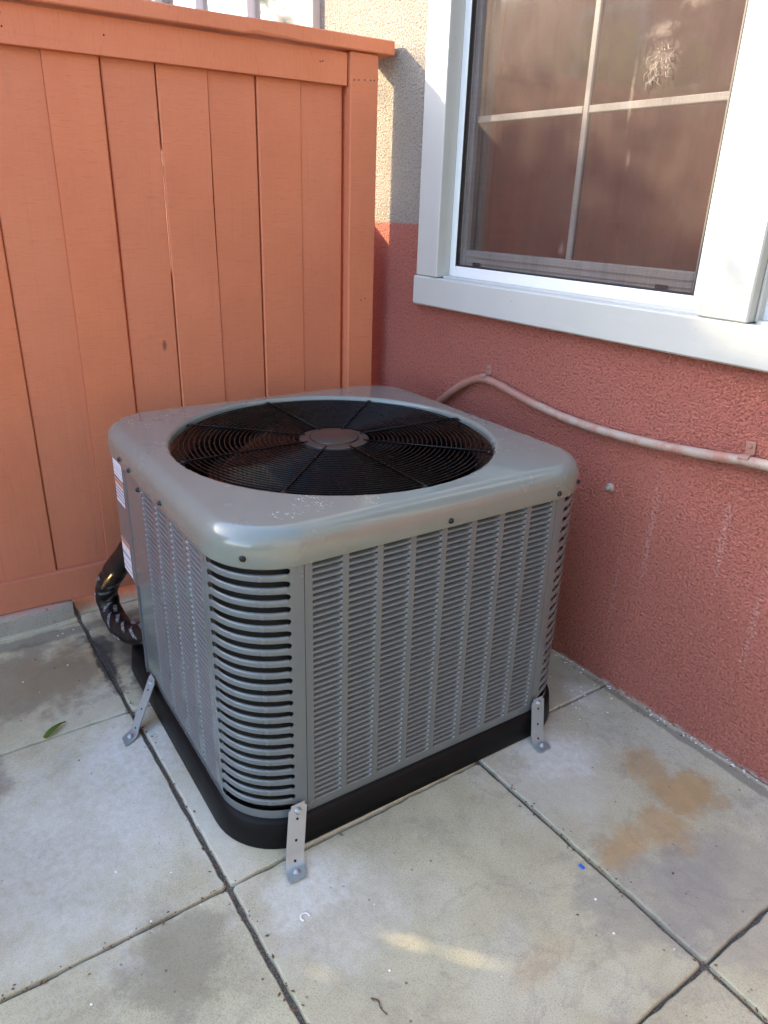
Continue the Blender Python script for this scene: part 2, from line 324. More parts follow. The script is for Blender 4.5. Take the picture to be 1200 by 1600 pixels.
# ------------------------------------------------------------------ mesh helpers
class MB:
    def __init__(s): s.v = []; s.f = []; s.sm = []
    def add(s, vs, fs, smooth=False):
        o = len(s.v); s.v += [tuple(p) for p in vs]; s.f += [tuple(i+o for i in f) for f in fs]; s.sm += [smooth]*len(fs); return s
    def box(s, x0, x1, y0, y1, z0, z1, ch=0.0):
        if ch <= 0:
            v = [(x, y, z) for z in (z0, z1) for y in (y0, y1) for x in (x0, x1)]
            return s.add(v, [(0, 2, 3, 1), (4, 5, 7, 6), (0, 1, 5, 4), (2, 6, 7, 3), (0, 4, 6, 2), (1, 3, 7, 5)])
        # chamfered box: 24 verts
        P = []; idx = {}
        for sx in (0, 1):
            for sy in (0, 1):
                for sz in (0, 1):
                    X = (x0, x1)[sx]; Y = (y0, y1)[sy]; Z = (z0, z1)[sz]; dx = ch*(1-2*sx); dy = ch*(1-2*sy); dz = ch*(1-2*sz)
                    idx[sx, sy, sz, 'x'] = len(P); P.append((X, Y+dy, Z+dz))
                    idx[sx, sy, sz, 'y'] = len(P); P.append((X+dx, Y, Z+dz))
                    idx[sx, sy, sz, 'z'] = len(P); P.append((X+dx, Y+dy, Z))
        F = []
        for a in (0, 1):
            F.append([idx[a, b, c, 'x'] for b, c in ((0, 0), (1, 0), (1, 1), (0, 1))][::(1 if a else -1)])
            F.append([idx[b, a, c, 'y'] for b, c in ((0, 0), (0, 1), (1, 1), (1, 0))][::(1 if a else -1)])
            F.append([idx[b, c, a, 'z'] for b, c in ((0, 0), (1, 0), (1, 1), (0, 1))][::(1 if a else -1)])
        for a in (0, 1):
            for b in (0, 1):
                F.append((idx[a, b, 0, 'x'], idx[a, b, 1, 'x'], idx[a, b, 1, 'y'], idx[a, b, 0, 'y']))
                F.append((idx[a, 0, b, 'x'], idx[a, 1, b, 'x'], idx[a, 1, b, 'z'], idx[a, 0, b, 'z']))
                F.append((idx[0, a, b, 'y'], idx[1, a, b, 'y'], idx[1, a, b, 'z'], idx[0, a, b, 'z']))
        for a in (0, 1):
            for b in (0, 1):
                for c in (0, 1): F.append((idx[a, b, c, 'x'], idx[a, b, c, 'y'], idx[a, b, c, 'z']))
        return s.add(P, F)
    def loft(s, loops, closed=True, cap0=False, cap1=False, smooth=True):
        n = len(loops[0]); V = [p for l in loops for p in l]; F = []
        for i in range(len(loops)-1):
            for j in range(n if closed else n-1):
                a = i*n+j; b = i*n+(j+1) % n; F.append((a, b, b+n, a+n))
        o = len(s.v); s.add(V, F, smooth)
        if cap0: s.f.append(tuple(o+j for j in range(n))[::-1]); s.sm.append(False)
        if cap1: s.f.append(tuple(o+(len(loops)-1)*n+j for j in range(n))); s.sm.append(False)
        return s
    def tube(s, pts, rad, n=10, caps=True):
        pts = [Vector(p) for p in pts]; loops = []; prev = None
        for i, p in enumerate(pts):
            t = (pts[min(i+1, len(pts)-1)]-pts[max(i-1, 0)]).normalized()
            if prev is None: prev = t.orthogonal().normalized()
            u = (prev-t*prev.dot(t)).normalized(); prev = u; wv = t.cross(u)
            r = rad[i] if isinstance(rad, (list, tuple)) else rad
            loops.append([p+u*math.cos(2*math.pi*k/n)*r+wv*math.sin(2*math.pi*k/n)*r for k in range(n)])
        return s.loft(loops, True, caps, caps)
    def lathe(s, prof, n=32, c=(0, 0, 0), cap0=False, cap1=False):
        return s.loft([[(c[0]+r*math.cos(2*math.pi*k/n), c[1]+r*math.sin(2*math.pi*k/n), c[2]+z) for k in range(n)] for r, z in prof], True, cap0, cap1)
    def mesh(s, name, mat):
        me = bpy.data.meshes.new(name); me.from_pydata(s.v, [], s.f); me.materials.append(mat)
        me.polygons.foreach_set('use_smooth', s.sm); me.validate(); me.update()
        import bmesh
        bm = bmesh.new(); bm.from_mesh(me); bmesh.ops.recalc_face_normals(bm, faces=bm.faces); bm.to_mesh(me); bm.free()
        return me
    def build(s, name, mat, parent=None, loc=None, rz=None):
        return inst(name, s.mesh(name, M[mat] if isinstance(mat, str) else mat), parent, loc, rz)

def inst(name, me, parent=None, loc=None, rz=None):
    o = bpy.data.objects.new(name, me); C.objects.link(o)
    if parent: o.parent = parent
    if loc: o.location = loc
    if rz: o.rotation_euler = (0, 0, rz)
    return o
def tag(o, label=None, cat=None, group=None, kind=None):
    for k, v in (('label', label), ('category', cat), ('group', group), ('kind', kind)):
        if v: o[k] = v
    return o
def empty(name, loc=(0, 0, 0), rz=0):
    return inst(name, None, None, loc, rz)
def autosmooth(o, ang=35):
    me = o.data; me.polygons.foreach_set('use_smooth', [True]*len(me.polygons))
    try: me.set_sharp_from_angle(angle=R(ang))
    except Exception: pass
    return o
def catmull(pts, n=8):
    P = [Vector(p) for p in pts]; out = []
    for i in range(len(P)-1):
        a, b, c, d = P[max(i-1, 0)], P[i], P[i+1], P[min(i+2, len(P)-1)]
        for k in range(n):
            t = k/n; out.append(.5*((2*b)+(c-a)*t+(2*a-5*b+4*c-d)*t*t+(3*b-a-3*c+d)*t**3))
    return out+[P[-1]]

# ------------------------------------------------------------------ ground and patio
g = MB().box(-60, 60, -60, 60, -.30, -.06).build('ground', 'soil'); tag(g, kind='structure')
patio = empty('patio'); tag(patio, kind='structure')
MB().box(-.6, 5.2, -5.4, .3, -.058, -.011).build('joint_fill', 'joint', patio)
def slab(x0, x1, y0, y1, drop=0):
    rnd = random.Random(hash((round(x0, 3), round(y0, 3))) & 0xffff)
    x0 += .0032; x1 -= .0032; y0 += .0052; y1 -= .0052; cr = .005; st = .024
    def side(a, b):
        n = max(2, int((Vector(b)-Vector(a)).length/st)); return [(a[0]+(b[0]-a[0])*k/n, a[1]+(b[1]-a[1])*k/n) for k in range(n)]
    cs = [(x0+cr, y0), (x1-cr, y0), (x1, y0+cr), (x1, y1-cr), (x1-cr, y1), (x0+cr, y1), (x0, y1-cr), (x0, y0+cr)]
    out = []
    for i in range(8): out += side(cs[i], cs[(i+1) % 8]) if i % 2 == 0 else [cs[i]]
    cx, cy = (x0+x1)/2, (y0+y1)/2; tilt = (rnd.uniform(-.003, .003), rnd.uniform(-.003, .003)); dz = rnd.uniform(-.0012, .0008)-drop
    jit = [(rnd.gauss(0, .0009), rnd.gauss(0, .0009)) for _ in out]
    def loop(ins, z):
        L = []
        for (x, y), (a, b) in zip(out, jit):
            ix = ins*(1 if x < cx else -1) if abs(x-cx) > (x1-x0)/2-.02 else 0; iy = ins*(1 if y < cy else -1) if abs(y-cy) > (y1-y0)/2-.02 else 0
            L.append((x+a+ix, y+b+iy, z+dz+(x-cx)*tilt[0]+(y-cy)*tilt[1]))
        return L
    mb = MB().loft([loop(0, -.055), loop(0, -.004), loop(.0012, -.0012), loop(.0032, 0)], True, False, True, smooth=True)
    return mb.build('paving_slab', 'concrete', patio)
XA = [-.46, .15, .7604, 1.3685, 1.9577, 2.566, 3.175, 3.78, 4.39, 5.0]
YR = [-5.4, -4.79, -4.18, -3.57, -2.96, -2.355, -1.735, -1.116, -.4915]
for i in range(len(YR)-1):
    xs = list(XA)
    if i == len(YR)-2: xs[1] = .214
    else: xs = [-.46, .255]+xs[2:]
    for a, b in zip(xs[:-1], xs[1:]): slab(a, b, YR[i], YR[i+1])
xs = [-.46, .12, .722, 1.329, 1.9577, 2.566, 3.175, 3.78, 4.39, 5.0]
for a, b in zip(xs[:-1], xs[1:]): slab(a, b, -.4915, .02+(a+b)/2*.0)

# ------------------------------------------------------------------ house wall (frame: x = s along wall, -y = out into the yard)
WYAW = .0252
house = empty('stucco_house', (1-math.cos(WYAW), -math.sin(WYAW), 0), WYAW)
tag(house, 'stucco house wall, dark terracotta below and cream above, with white framed windows', 'house')
ZT = 3.0
OPEN = [(.535, 1.400, .985, 2.25), (1.512, 2.378, .985, 2.25), (-1.75, -.262, 1.30, 2.55)]
def wall_mesh():
    mb = MB(); xs = sorted({-4.0, 5.2, *[o[0] for o in OPEN], *[o[1] for o in OPEN]})
    for a, b in zip(xs[:-1], xs[1:]):
        op = [o for o in OPEN if o[0] <= a+1e-6 and o[1] >= b-1e-6]
        if op:
            o = op[0]; mb.box(a, b, 0, .22, -.05, o[2]); mb.box(a, b, 0, .22, o[3], ZT)
        else: mb.box(a, b, 0, .22, -.05, ZT)
    return mb
# one welded front: build without internal duplicate faces showing (internal faces are hidden inside)
wall = wall_mesh().build('wall', 'stucco', house)
def window(s0, s1, z0, z1, full=True):
    """vinyl frame with sub-parts; opening s0..s1, z0..z1; screen plane 27 mm behind the wall face"""
    mb = MB(); yF, yB = .018, .075
    for (a, b, c, d) in ((s0, s0+.028, z0+.0, z1), (s1-.045, s1, z0, z1)): mb.box(a, b, yF, yB, c, d, .002)
    mb.box(s0+.0285, s1-.0455, yF+.0005, yB, z0+.004, z0+.042, .002); mb.box(s0+.0285, s1-.0455, yF, yB, z1-.04, z1, .002)
    wf = mb.build('window', 'vinyl', house)
    a, b, c, d = s0+.028, s1-.045, z0+.042, z1-.04
    t = .004                                                   # black spline round the screen
    mb = MB(); mb.box(a, a+t, .0205, .034, c, d); mb.box(b-t, b, .0205, .034, c, d); mb.box(a+t, b-t, .0205, .034, c, c+t); mb.box(a+t, b-t, .0205, .034, d-t, d); mb.build('screen_gasket', 'rubber', wf)
    MB().add([(a+t, .027, c+t), (b-t, .027, c+t), (b-t, .027, d-t), (a+t, .027, d-t)], [(0, 1, 2, 3)]).build('insect_screen', 'screen', wf)
    # sash behind the screen
    mb = MB()
    mb.box(a+.001, a+.020, .040, .070, c, d, .002); mb.box(b-.020, b-.001, .040, .070, c, d, .002); mb.box(a+.0205, b-.0205, .041, .069, c, c+.046, .002); mb.box(a+.0205, b-.0205, .041, .069, d-.04, d, .002)
    mb.box(a+.0205, b-.0205, .0375, .0405, c+.028, c+.031); mb.box(a+.0205, b-.0205, .0375, .0405, c+.012, c+.0145)
    mb.build('sash', 'greyal', wf)
    for f in (.075, .86): MB().box(a+(b-a)*f, a+(b-a)*f+.032, .034, .0372, c+.004, c+.014, .001).build('latch', 'rubber', wf)
    MB().add([(a+.02, .056, c+.045), (b-.02, .056, c+.045), (b-.02, .056, d-.04), (a+.02, .056, d-.04)], [(0, 1, 2, 3)]).build('glass_pane', 'glass', wf)
    sm = (a+b)/2+.008
    MB().box(sm-.0085, sm+.0085, .047, .0545, c+.046, d-.04, .002).build('muntin', 'greyal', wf)
    for z in (1.413, 1.413+.37):
        if z < d-.1:
            MB().box(a+.0205, sm-.009, .0472, .0543, z-.0085, z+.0085, .002).build('muntin', 'greyal', wf)
            MB().box(sm+.009, b-.0205, .0472, .0543, z-.0085, z+.0085, .002).build('muntin', 'greyal', wf)
    # drape in the dark room
    n = 44; loops = []
    for z in (c-.02, d+.02):
        loops.append([(a-.02+(b-a+.04)*k/n, .145+.016*math.sin(k*1.35)+.008*math.sin(k*.53+1), z) for k in range(n+1)])
    MB().loft(loops, False).build('drape', 'curtain', wf)
    MB().box(a+.021, a+.058, .085, .095, c+.03, d-.02, .001).build('blind_edge', 'woodsash', wf)
    MB().box(s0-.05, s1+.05, .222, .235, z0-.05, z1+.05).build('room_backing', 'interior', wf)
    return wf
w1 = window(*OPEN[0]); w2 = window(*OPEN[1])
tag(w1, 'screened window divided by white glazing bars')
# wooden surround shared by the pair
def trim(mb, name, m='white'): return autosmooth(mb.build(name, m, house), 20)
trim(MB().box(.437, .5335, -.028, .0175, .9925, 2.34, .003), 'casing')
trim(MB().box(.5205, .5415, -.0335, .0176, .9935, 2.25, .002), 'stop_bead')
trim(MB().box(1.400, 1.5115, -.029, .0175, .9925, 2.34, .003), 'mullion')
trim(MB().box(2.378, 2.475, -.028, .0175, .9925, 2.34, .003), 'casing')
trim(MB().box(.429, 2.483, -.032, .016, .9065, .9915, .004), 'sill')
trim(MB().box(1.5122, 1.5185, -.004, .0176, .9935, 2.25, .002), 'stop_bead')
trim(MB().box(.5420, 1.3995, -.010, .0175, .986, .9985, .003), 'sill_bead')
trim(MB().box(1.519, 2.3775, -.010, .0175, .986, .9985, .003), 'sill_bead')
trim(MB().box(.429, 2.483, -.030, .016, 2.3415, 2.43, .004), 'head_trim')
# torn screen threads
rn = random.Random(3)
mb = MB()
for k in range(46):
    an = rn.uniform(0, 6.28); rr_ = abs(rn.gauss(.018, .008)); x = 1.17+rr_*math.cos(an); z = 1.487+rr_*1.1*math.sin(an); L = rn.uniform(.006, .018); an += rn.gauss(0, .9)
    mb.tube([(x, .0255, z), (x+L*.5*math.cos(an), .022-rn.uniform(0, .004), z+L*.5*math.sin(an)-.003), (x+L*math.cos(an+.6), .0225, z+L*math.sin(an+.6)-.006)], .0004, 4)
tag(mb.build('torn_threads', 'thread', w1), 'frayed pale threads of the torn screen')
# second window beyond the fence
def far_window(s0, s1, z0, z1):
    mb = MB()
    mb.box(s0, s0+.05, .01, .08, z0, z1, .003); mb.box(s1-.05, s1, .01, .08, z0, z1, .003); mb.box(s0+.0505, s1-.0505, .011, .08, z0, z0+.05, .003); mb.box(s0+.0505, s1-.0505, .011, .08, z1-.05, z1, .003)
    wf = mb.build('window', 'pale', house)
    for k in (.33, .66):
        x = s0+(s1-s0)*k; MB().box(x-.016, x+.016, .02, .07, z0+.0505, z1-.0505, .002).build('muntin', 'vinyl', wf)
    for a, b in ((0, .33), (.33, .66), (.66, 1)):
        xa = s0+(s1-s0)*a+.03; xb = s0+(s1-s0)*b-.03
        MB().add([(xa, .05, z0+.04), (xb, .05, z0+.04), (xb, .05, z1-.04), (xa, .05, z1-.04)], [(0, 1, 2, 3)]).build('glass_pane', 'glass', wf)
    MB().box(s0+.01, s1-.01, .10, .104, z0+.01, z1-.01).build('blind', 'pale', wf)
    MB().box(s0-.05, s1+.05, .222, .235, z0-.05, z1+.05).build('room_backing', 'interior', wf)
    tag(wf, 'white framed window seen above the fence')
far_window(*OPEN[2])
trim(MB().box(-.262, -.175, -.028, .0095, 1.21, 2.64, .003), 'casing')
trim(MB().box(-1.837, -1.75, -.028, .0095, 1.21, 2.64, .003), 'casing')

# ------------------------------------------------------------------ fence (frame: x = out to the yard from the rail face, y along)
FYAW = .0348; FXR = .2402
fence = empty('board_fence', (FXR+.5*math.sin(FYAW), -.5+.5*math.cos(FYAW), 0), -FYAW)
tag(fence, 'terracotta painted wooden board fence with cap rail, end post against the house', 'fence')
edges = [-.189, -.324, -.460, -.597, -.735, -.871, -1.006, -1.152]
while edges[-1] > -3.9: edges.append(edges[-1]-.139)
frn = random.Random(11)
def board(t0, t1, i):
    """t0 < t1; a slightly bowed plank with uneven edges"""
    n = 110 if i in (13, 14, 15) else 12; z0, z1 = .095, 1.575; dx = [0, .0025, -.0015, .002, -.001, .003, -.002, .0015][i % 8]-.020; th = .016
    DK = {2, 4, 5, 7, 9, 11}; g0 = frn.uniform(.0009, .0020) if i+1 in DK else .0001; g1 = frn.uniform(.0009, .0020) if i in DK else .0001
    c0 = .003 if i+1 in DK else .0007; c1 = .003 if i in DK else .0007
    ph = frn.uniform(0, 6); L = []
    lean = frn.uniform(-.0012, .0012)
    for k in range(n+1):
        f = k/n; z = z0+(z1-z0)*f; a = t0+g0+(.0006*math.sin(ph+f*5) if i+1 in DK else 0); b = t1-g1+(.0006*math.sin(ph+2+f*4) if i in DK else 0)
        if i == 3: b -= .0028*math.exp(-((z-1.17)/.16)**2)+.0012          # the open crack that lets light through
        if i == 4: a += .0012*math.exp(-((z-1.12)/.2)**2)
        if i in (1, 5): b -= .0011
        if i == 14: b -= .030*math.exp(-((z-.995)/.022)**4)+.024*math.exp(-((z-1.052)/.020)**4)+.016*math.exp(-((z-1.095)/.012)**4)+.006*math.exp(-((z-1.03)/.05)**4)            # unseen notches shaped to throw sun patches onto the paving
        if i == 13: a += .008*math.exp(-((z-1.07)/.025)**4)
        if i == 15: b -= .016*math.exp(-((z-.975)/.020)**4)
        L.append([(dx-th+lean*f, a, z), (dx-th+lean*f, b, z), (dx-c1+lean*f, b, z), (dx+lean*f, b-c1, z), (dx+lean*f, a+c0, z), (dx-c0+lean*f, a, z)])
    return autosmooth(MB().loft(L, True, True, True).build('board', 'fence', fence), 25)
for i in range(len(edges)-1): board(edges[i+1], edges[i], i)
def gap_light_stop(t, z0, z1): MB().box(-.046, -.0395, t-.018, t+.018, z0, z1).build('gap_light_stop', 'fence', fence)  # strips added behind the joints to keep sunlight out of the gaps
gap_light_stop(-.178, .1, 1.57)
for i, t in enumerate(edges[1:13]):
    if i == 3: gap_light_stop(t, .1, 1.0); gap_light_stop(t, 1.31, 1.57)
    else: gap_light_stop(t, .1, 1.57)
def plank(mb, name, m='fence_h'): return autosmooth(mb.build(name, m, fence), 20)
plank(MB().box(-.019, 0, -3.9, -.1815, 1.504, 1.588, .0015), 'top_rail')
plank(MB().box(-.019, .001, -3.9, -.1795, .060, .157, .0015), 'kick_board')
plank(MB().box(-.215, -.195, -.32, -.030, -.02, 1.20, .002), 'sun_stop_panel', 'fence')  # unseen panel added to keep sun off the lower wall beside the post
plank(MB().box(-.150, -.125, -1.16, .02, -.02, .16, .003), 'sun_stop_board')  # low board added so sunlit ground does not show under the fence
# cap with a split chip along its lower front edge
def cap():
    n = 90; L = []; x0, x1, z0, z1 = -.115, .024, 1.5925, 1.630
    for k in range(n+1):
        t = -3.9+(3.9-.037)*k/n; e = 0
        if -.50 < t < -.36: e = .006+.003*math.sin(t*90)
        wv = .0006*math.sin(t*13)
        L.append([(x0, t, z0), (x1-.003, t, z0+e*.4), (x1, t, z0+.003+e), (x1, t, z1-.003+wv), (x1-.003, t, z1+wv), (x0, t, z1)])
    return MB().loft(L, True, True, True, smooth=False)
plank(cap(), 'cap_rail')
plank(MB().box(-.078, .012, -.1775, -.083, -.01, 1.5915, .003), 'post', 'fence')
for t in (-2.6, -3.8): plank(MB().box(-.13, -.0395, t-.045, t+.045, -.01, 1.5915, .003), 'post', 'fence')
for z in (.35, 1.40): plank(MB().box(-.085, -.0465, -2.5545, -.18, z, z+.085, .002), 'back_rail')
nail = MB().lathe([(.0022, -.001), (.0022, .0005), (.0012, .0009)], 8, cap0=True, cap1=True).mesh('nail_head', M['screwm'])
for (t, z, xo) in [(-1.085, 1.565, .0), (-1.085, 1.538, 0), (-.86, 1.548, 0), (-.27, 1.556, 0), (-.262, 1.558, 0), (-.165, 1.52, .012), (-.15, 1.521, .012), (-.13, 1.523, .012), (-.11, 1.524, .012), (-.098, 1.525, .012), (-.13, .90, .012), (-.115, .905, .012), (-.74, .11, .001), (-.98, .12, .001)]:
    o = inst('nail_head', nail, fence, (xo, t, z)); o.rotation_euler = (0, R(90), 0)
# kerb under the fence
def kerb():
    n = 40; L = []; rk = random.Random(5)
    for k in range(n+1):
        t = -3.9+(3.9-1.128)*k/n; j = rk.gauss(0, .0009); r = .012 if k == n else 0
        L.append([(-.10, t, -.02), (.020+j-r, t, -.02), (.020+j-r, t, .045-r*.5), (.014-r, t, .054-r*.5), (-.004, t, .058-r*.5), (-.10, t, .059)])
    return MB().loft(L, True, True, True)
def mat_kerb():
    m = NT('kerb_concrete'); p = m.obj(); n = m.noise(p, 9, 5, .65); f = m.noise(p, 260, 3, .7)
    c = m.mix(n, (.26, .235, .195), (.37, .34, .29)); c = m.mix(m.ramp(f, [(.36, .5), (.5, 0)]), c, (.13, .12, .10))
    sx = m.n('ShaderNodeSeparateXYZ'); m.set(sx.inputs[0], p)
    over = m.math('MULTIPLY', m.ramp(m.math('ADD', sx.outputs['Z'], m.math('MULTIPLY', m.noise(p, 14, 4, .7), .02)), [(.058, 0), (.064, 1)]), m.ramp(n, [(.4, .1), (.6, .75)]))
    c = m.mix(over, c, (.50, .24, .18))
    d = m.ramp(m.vor(p, 30), [(.09, .7), (.16, 0)]); c = m.mix(m.math('MULTIPLY', d, m.ramp(n, [(.5, 0), (.6, 1)])), c, (.06, .055, .05))
    return m.out(c, .9, normal=m.bump(f, .5, .002))
M['kerb'] = mat_kerb()
kb = autosmooth(kerb().build('concrete_kerb', 'kerb'), 30); kb.location = fence.location; kb.rotation_euler = fence.rotation_euler
tag(kb, 'low grey concrete kerb smeared with terracotta paint under the fence', 'kerb')

# ------------------------------------------------------------------ air conditioner
W, WY = .857, .8669; HX, HY, RC = W/2, WY/2, .130
UC = (.9227, -.6224, 0); UYAW = -.0182
ac = empty('air_conditioner', UC, UYAW)
tag(ac, 'grey metal outdoor air conditioner unit with louvred sides and round fan grille', 'air conditioner')
def rrect(hx, hy, r, nc=12, ns=10):
    """rounded rectangle, counter-clockwise, starting on +x side"""
    out = []
    for (cx, cy, a0) in ((hx-r, hy-r, 0), (-hx+r, hy-r, 90), (-hx+r, -hy+r, 180), (hx-r, -hy+r, 270)):
        arc = [(cx+r*math.cos(R(a0+90*k/nc)), cy+r*math.sin(R(a0+90*k/nc))) for k in range(nc+1)]
        out.append(arc)
    res = []
    for i in range(4):
        res += out[i]; a = out[i][-1]; b = out[(i+1) % 4][0]
        res += [(a[0]+(b[0]-a[0])*k/ns, a[1]+(b[1]-a[1])*k/ns) for k in range(1, ns)]
    return res
# base pan
def pan():
    L = []
    for off, z in ((.000, .0), (.014, .001), (.016, .006), (.010, .060), (.006, .066), (-.006, .0675), (-.03, .0675)):
        L.append([(x, y, z) for x, y in rrect(HX+off, HY+off, RC+off)])
    return MB().loft(L, True, True, True)
autosmooth(pan().build('base_pan', 'pan', ac), 50)
# coil behind the louvres
MB().loft([[(x, y, z) for x, y in rrect(HX-.024, HY-.024, RC-.024)] for z in (.07, .625)], True).build('coil', 'coil', ac)
# top cap
def capmesh():
    hx, hy = HX+.006, HY+.006; R0 = RC+.006; SR = .034; ZT_ = .690; n = 7; L = []
    prof = [(.010, .628), (.004, .6235), (.001, .624), (0, .627), (0, .640)]
    prof += [(SR*(1-math.cos(R(90*k/n))), ZT_-SR+SR*math.sin(R(90*k/n))) for k in range(n+1)]
    for ins, z in prof: L.append([(x, y, z) for x, y in rrect(hx-ins, hy-ins, R0-ins)])
    base = rrect(hx-SR, hy-SR, R0-SR); ang = [math.atan2(y, x) for x, y in base]
    for r, z in ((.384, ZT_+.0004), (.379, ZT_+.0008), (.3755, ZT_-.0004), (.3725, ZT_-.0035), (.371, ZT_-.008), (.3705, ZT_-.03)):
        L.append([(r*math.cos(a), r*math.sin(a), z) for a in ang])
    return MB().loft(L, True)
topcap = autosmooth(capmesh().build('top_cap', 'cap', ac), 60)
# louvre tile: scoop pressed inward, open slot at its top; local x = across, y = outward, z up
PITCH = .0125
def louver_tile(wd):
    nu, D = 9, .016; us = [0, .045, .11, .2, .5, .8, .89, .955, 1]; mb = MB(); rows = []
    for f, dp in ((0, 0), (.05, -.015), (.12, .02), (.22, .20), (.36, .60), (.52, 1.0)):
        row = []
        for u in us:
            e = max(0, 1-(abs(2*u-1))**7); row.append(((u-.5)*wd, -D*dp*e, PITCH*f))
        rows.append(row)
    V = [p for r in rows for p in r]; F = []
    for i in range(len(rows)-1):
        for j in range(nu-1): a = i*nu+j; F.append((a, a+1, a+1+nu, a+nu))
    mb.add(V, F, True)
    # lip above the slot, arched down at the ends
    V = [((u-.5)*wd, 0, PITCH*(.84 if 0 < i < nu-1 else .80)) for i, u in enumerate(us)]+[((u-.5)*wd, 0, PITCH) for u in us]
    mb.add(V, [(j, j+1, j+1+nu, j+nu) for j in range(nu-1)])
    V = [((u-.5)*wd, 0, PITCH*.84) for u in us[1:-1]]+[((u-.5)*wd, -.0018, PITCH*.87) for u in us[1:-1]]
    mb.add(V, [(j, j+1, j+nu-1, j+nu-2) for j in range(nu-3)])
    return mb
def louver_panel(name, cols, half0, half1, wd, mat4, stuff_after, label=None):
    """flat sheet with the columns as real tiles; mat4 places local (x across, y out, z)"""
    z0, z1, zb, nrow = .068, .640, .0865, 43; zt = zb+nrow*PITCH
    mb = MB(); edgesx = [half0]
    for c in cols: edgesx += [c-wd/2, c+wd/2]
    edgesx.append(half1)
    for i in range(0, len(edgesx), 2): mb.add([(edgesx[i], 0, z0), (edgesx[i+1], 0, z0), (edgesx[i+1], 0, z1), (edgesx[i], 0, z1)], [(0, 1, 2, 3)])
    for c in cols:
        for a, b in ((z0, zb), (zt, z1)): mb.add([(c-wd/2, 0, a), (c+wd/2, 0, a), (c+wd/2, 0, b), (c-wd/2, 0, b)], [(0, 1, 2, 3)])
    for x, d in ((half0, 1), (half1, -1)):                     # returned edges
        mb.add([(x, 0, z0), (x, -.012, z0), (x, -.012, z1), (x, 0, z1)], [(0, 1, 2, 3)])
    p = mb.build(name, 'unit', ac); p.matrix_local = mat4
    if label: p['label'] = label
    tile = louver_tile(wd); tm = tile.mesh('louver', M['unit']); n = 0; rest = MB()
    for r in range(nrow-1, -1, -1):
        for c in cols:
            if n < stuff_after: inst('louver', tm, p, (c, 0, zb+r*PITCH))
            else: rest.add([(x+c, y, z+zb+r*PITCH) for x, y, z in tile.v], tile.f, True)
            n += 1
    if rest.v:
        o = rest.build('louver_field', 'unit', p); tag(o, kind='stuff')
    return p
COLS = [-.257+.0738*k for k in range(8)]
SX, SY = HX-RC, HY-RC
# +x side: local x -> +y, local y(out) -> +x
MX = Matrix(((0, 1, 0, HX), (1, 0, 0, 0), (0, 0, 1, 0), (0, 0, 0, 1)))
louver_panel('louver_panel', COLS, -SY+.0012, SY-.0012, .0605, MX, 300)
# -y side: local x -> -x ... keep x, out -> -y
MY = Matrix(((1, 0, 0, 0), (0, -1, 0, -HY), (0, 0, 1, 0), (0, 0, 0, 1)))
louver_panel('louver_panel', [-.042+.0945*k for k in range(4)], -.2035, SX-.0012, .077, MY, 0)
MXb = Matrix(((0, -1, 0, -HX), (1, 0, 0, 0), (0, 0, 1, 0), (0, 0, 0, 1)))
louver_panel('louver_panel', COLS[2:], -SY+.05, SY-.0012, .0605, MXb, 0)
MYb = Matrix(((1, 0, 0, 0), (0, 1, 0, HY), (0, 0, 1, 0), (0, 0, 0, 1)))
louver_panel('louver_panel', COLS, -SX+.0012, SX-.0012, .0605, MYb, 0)
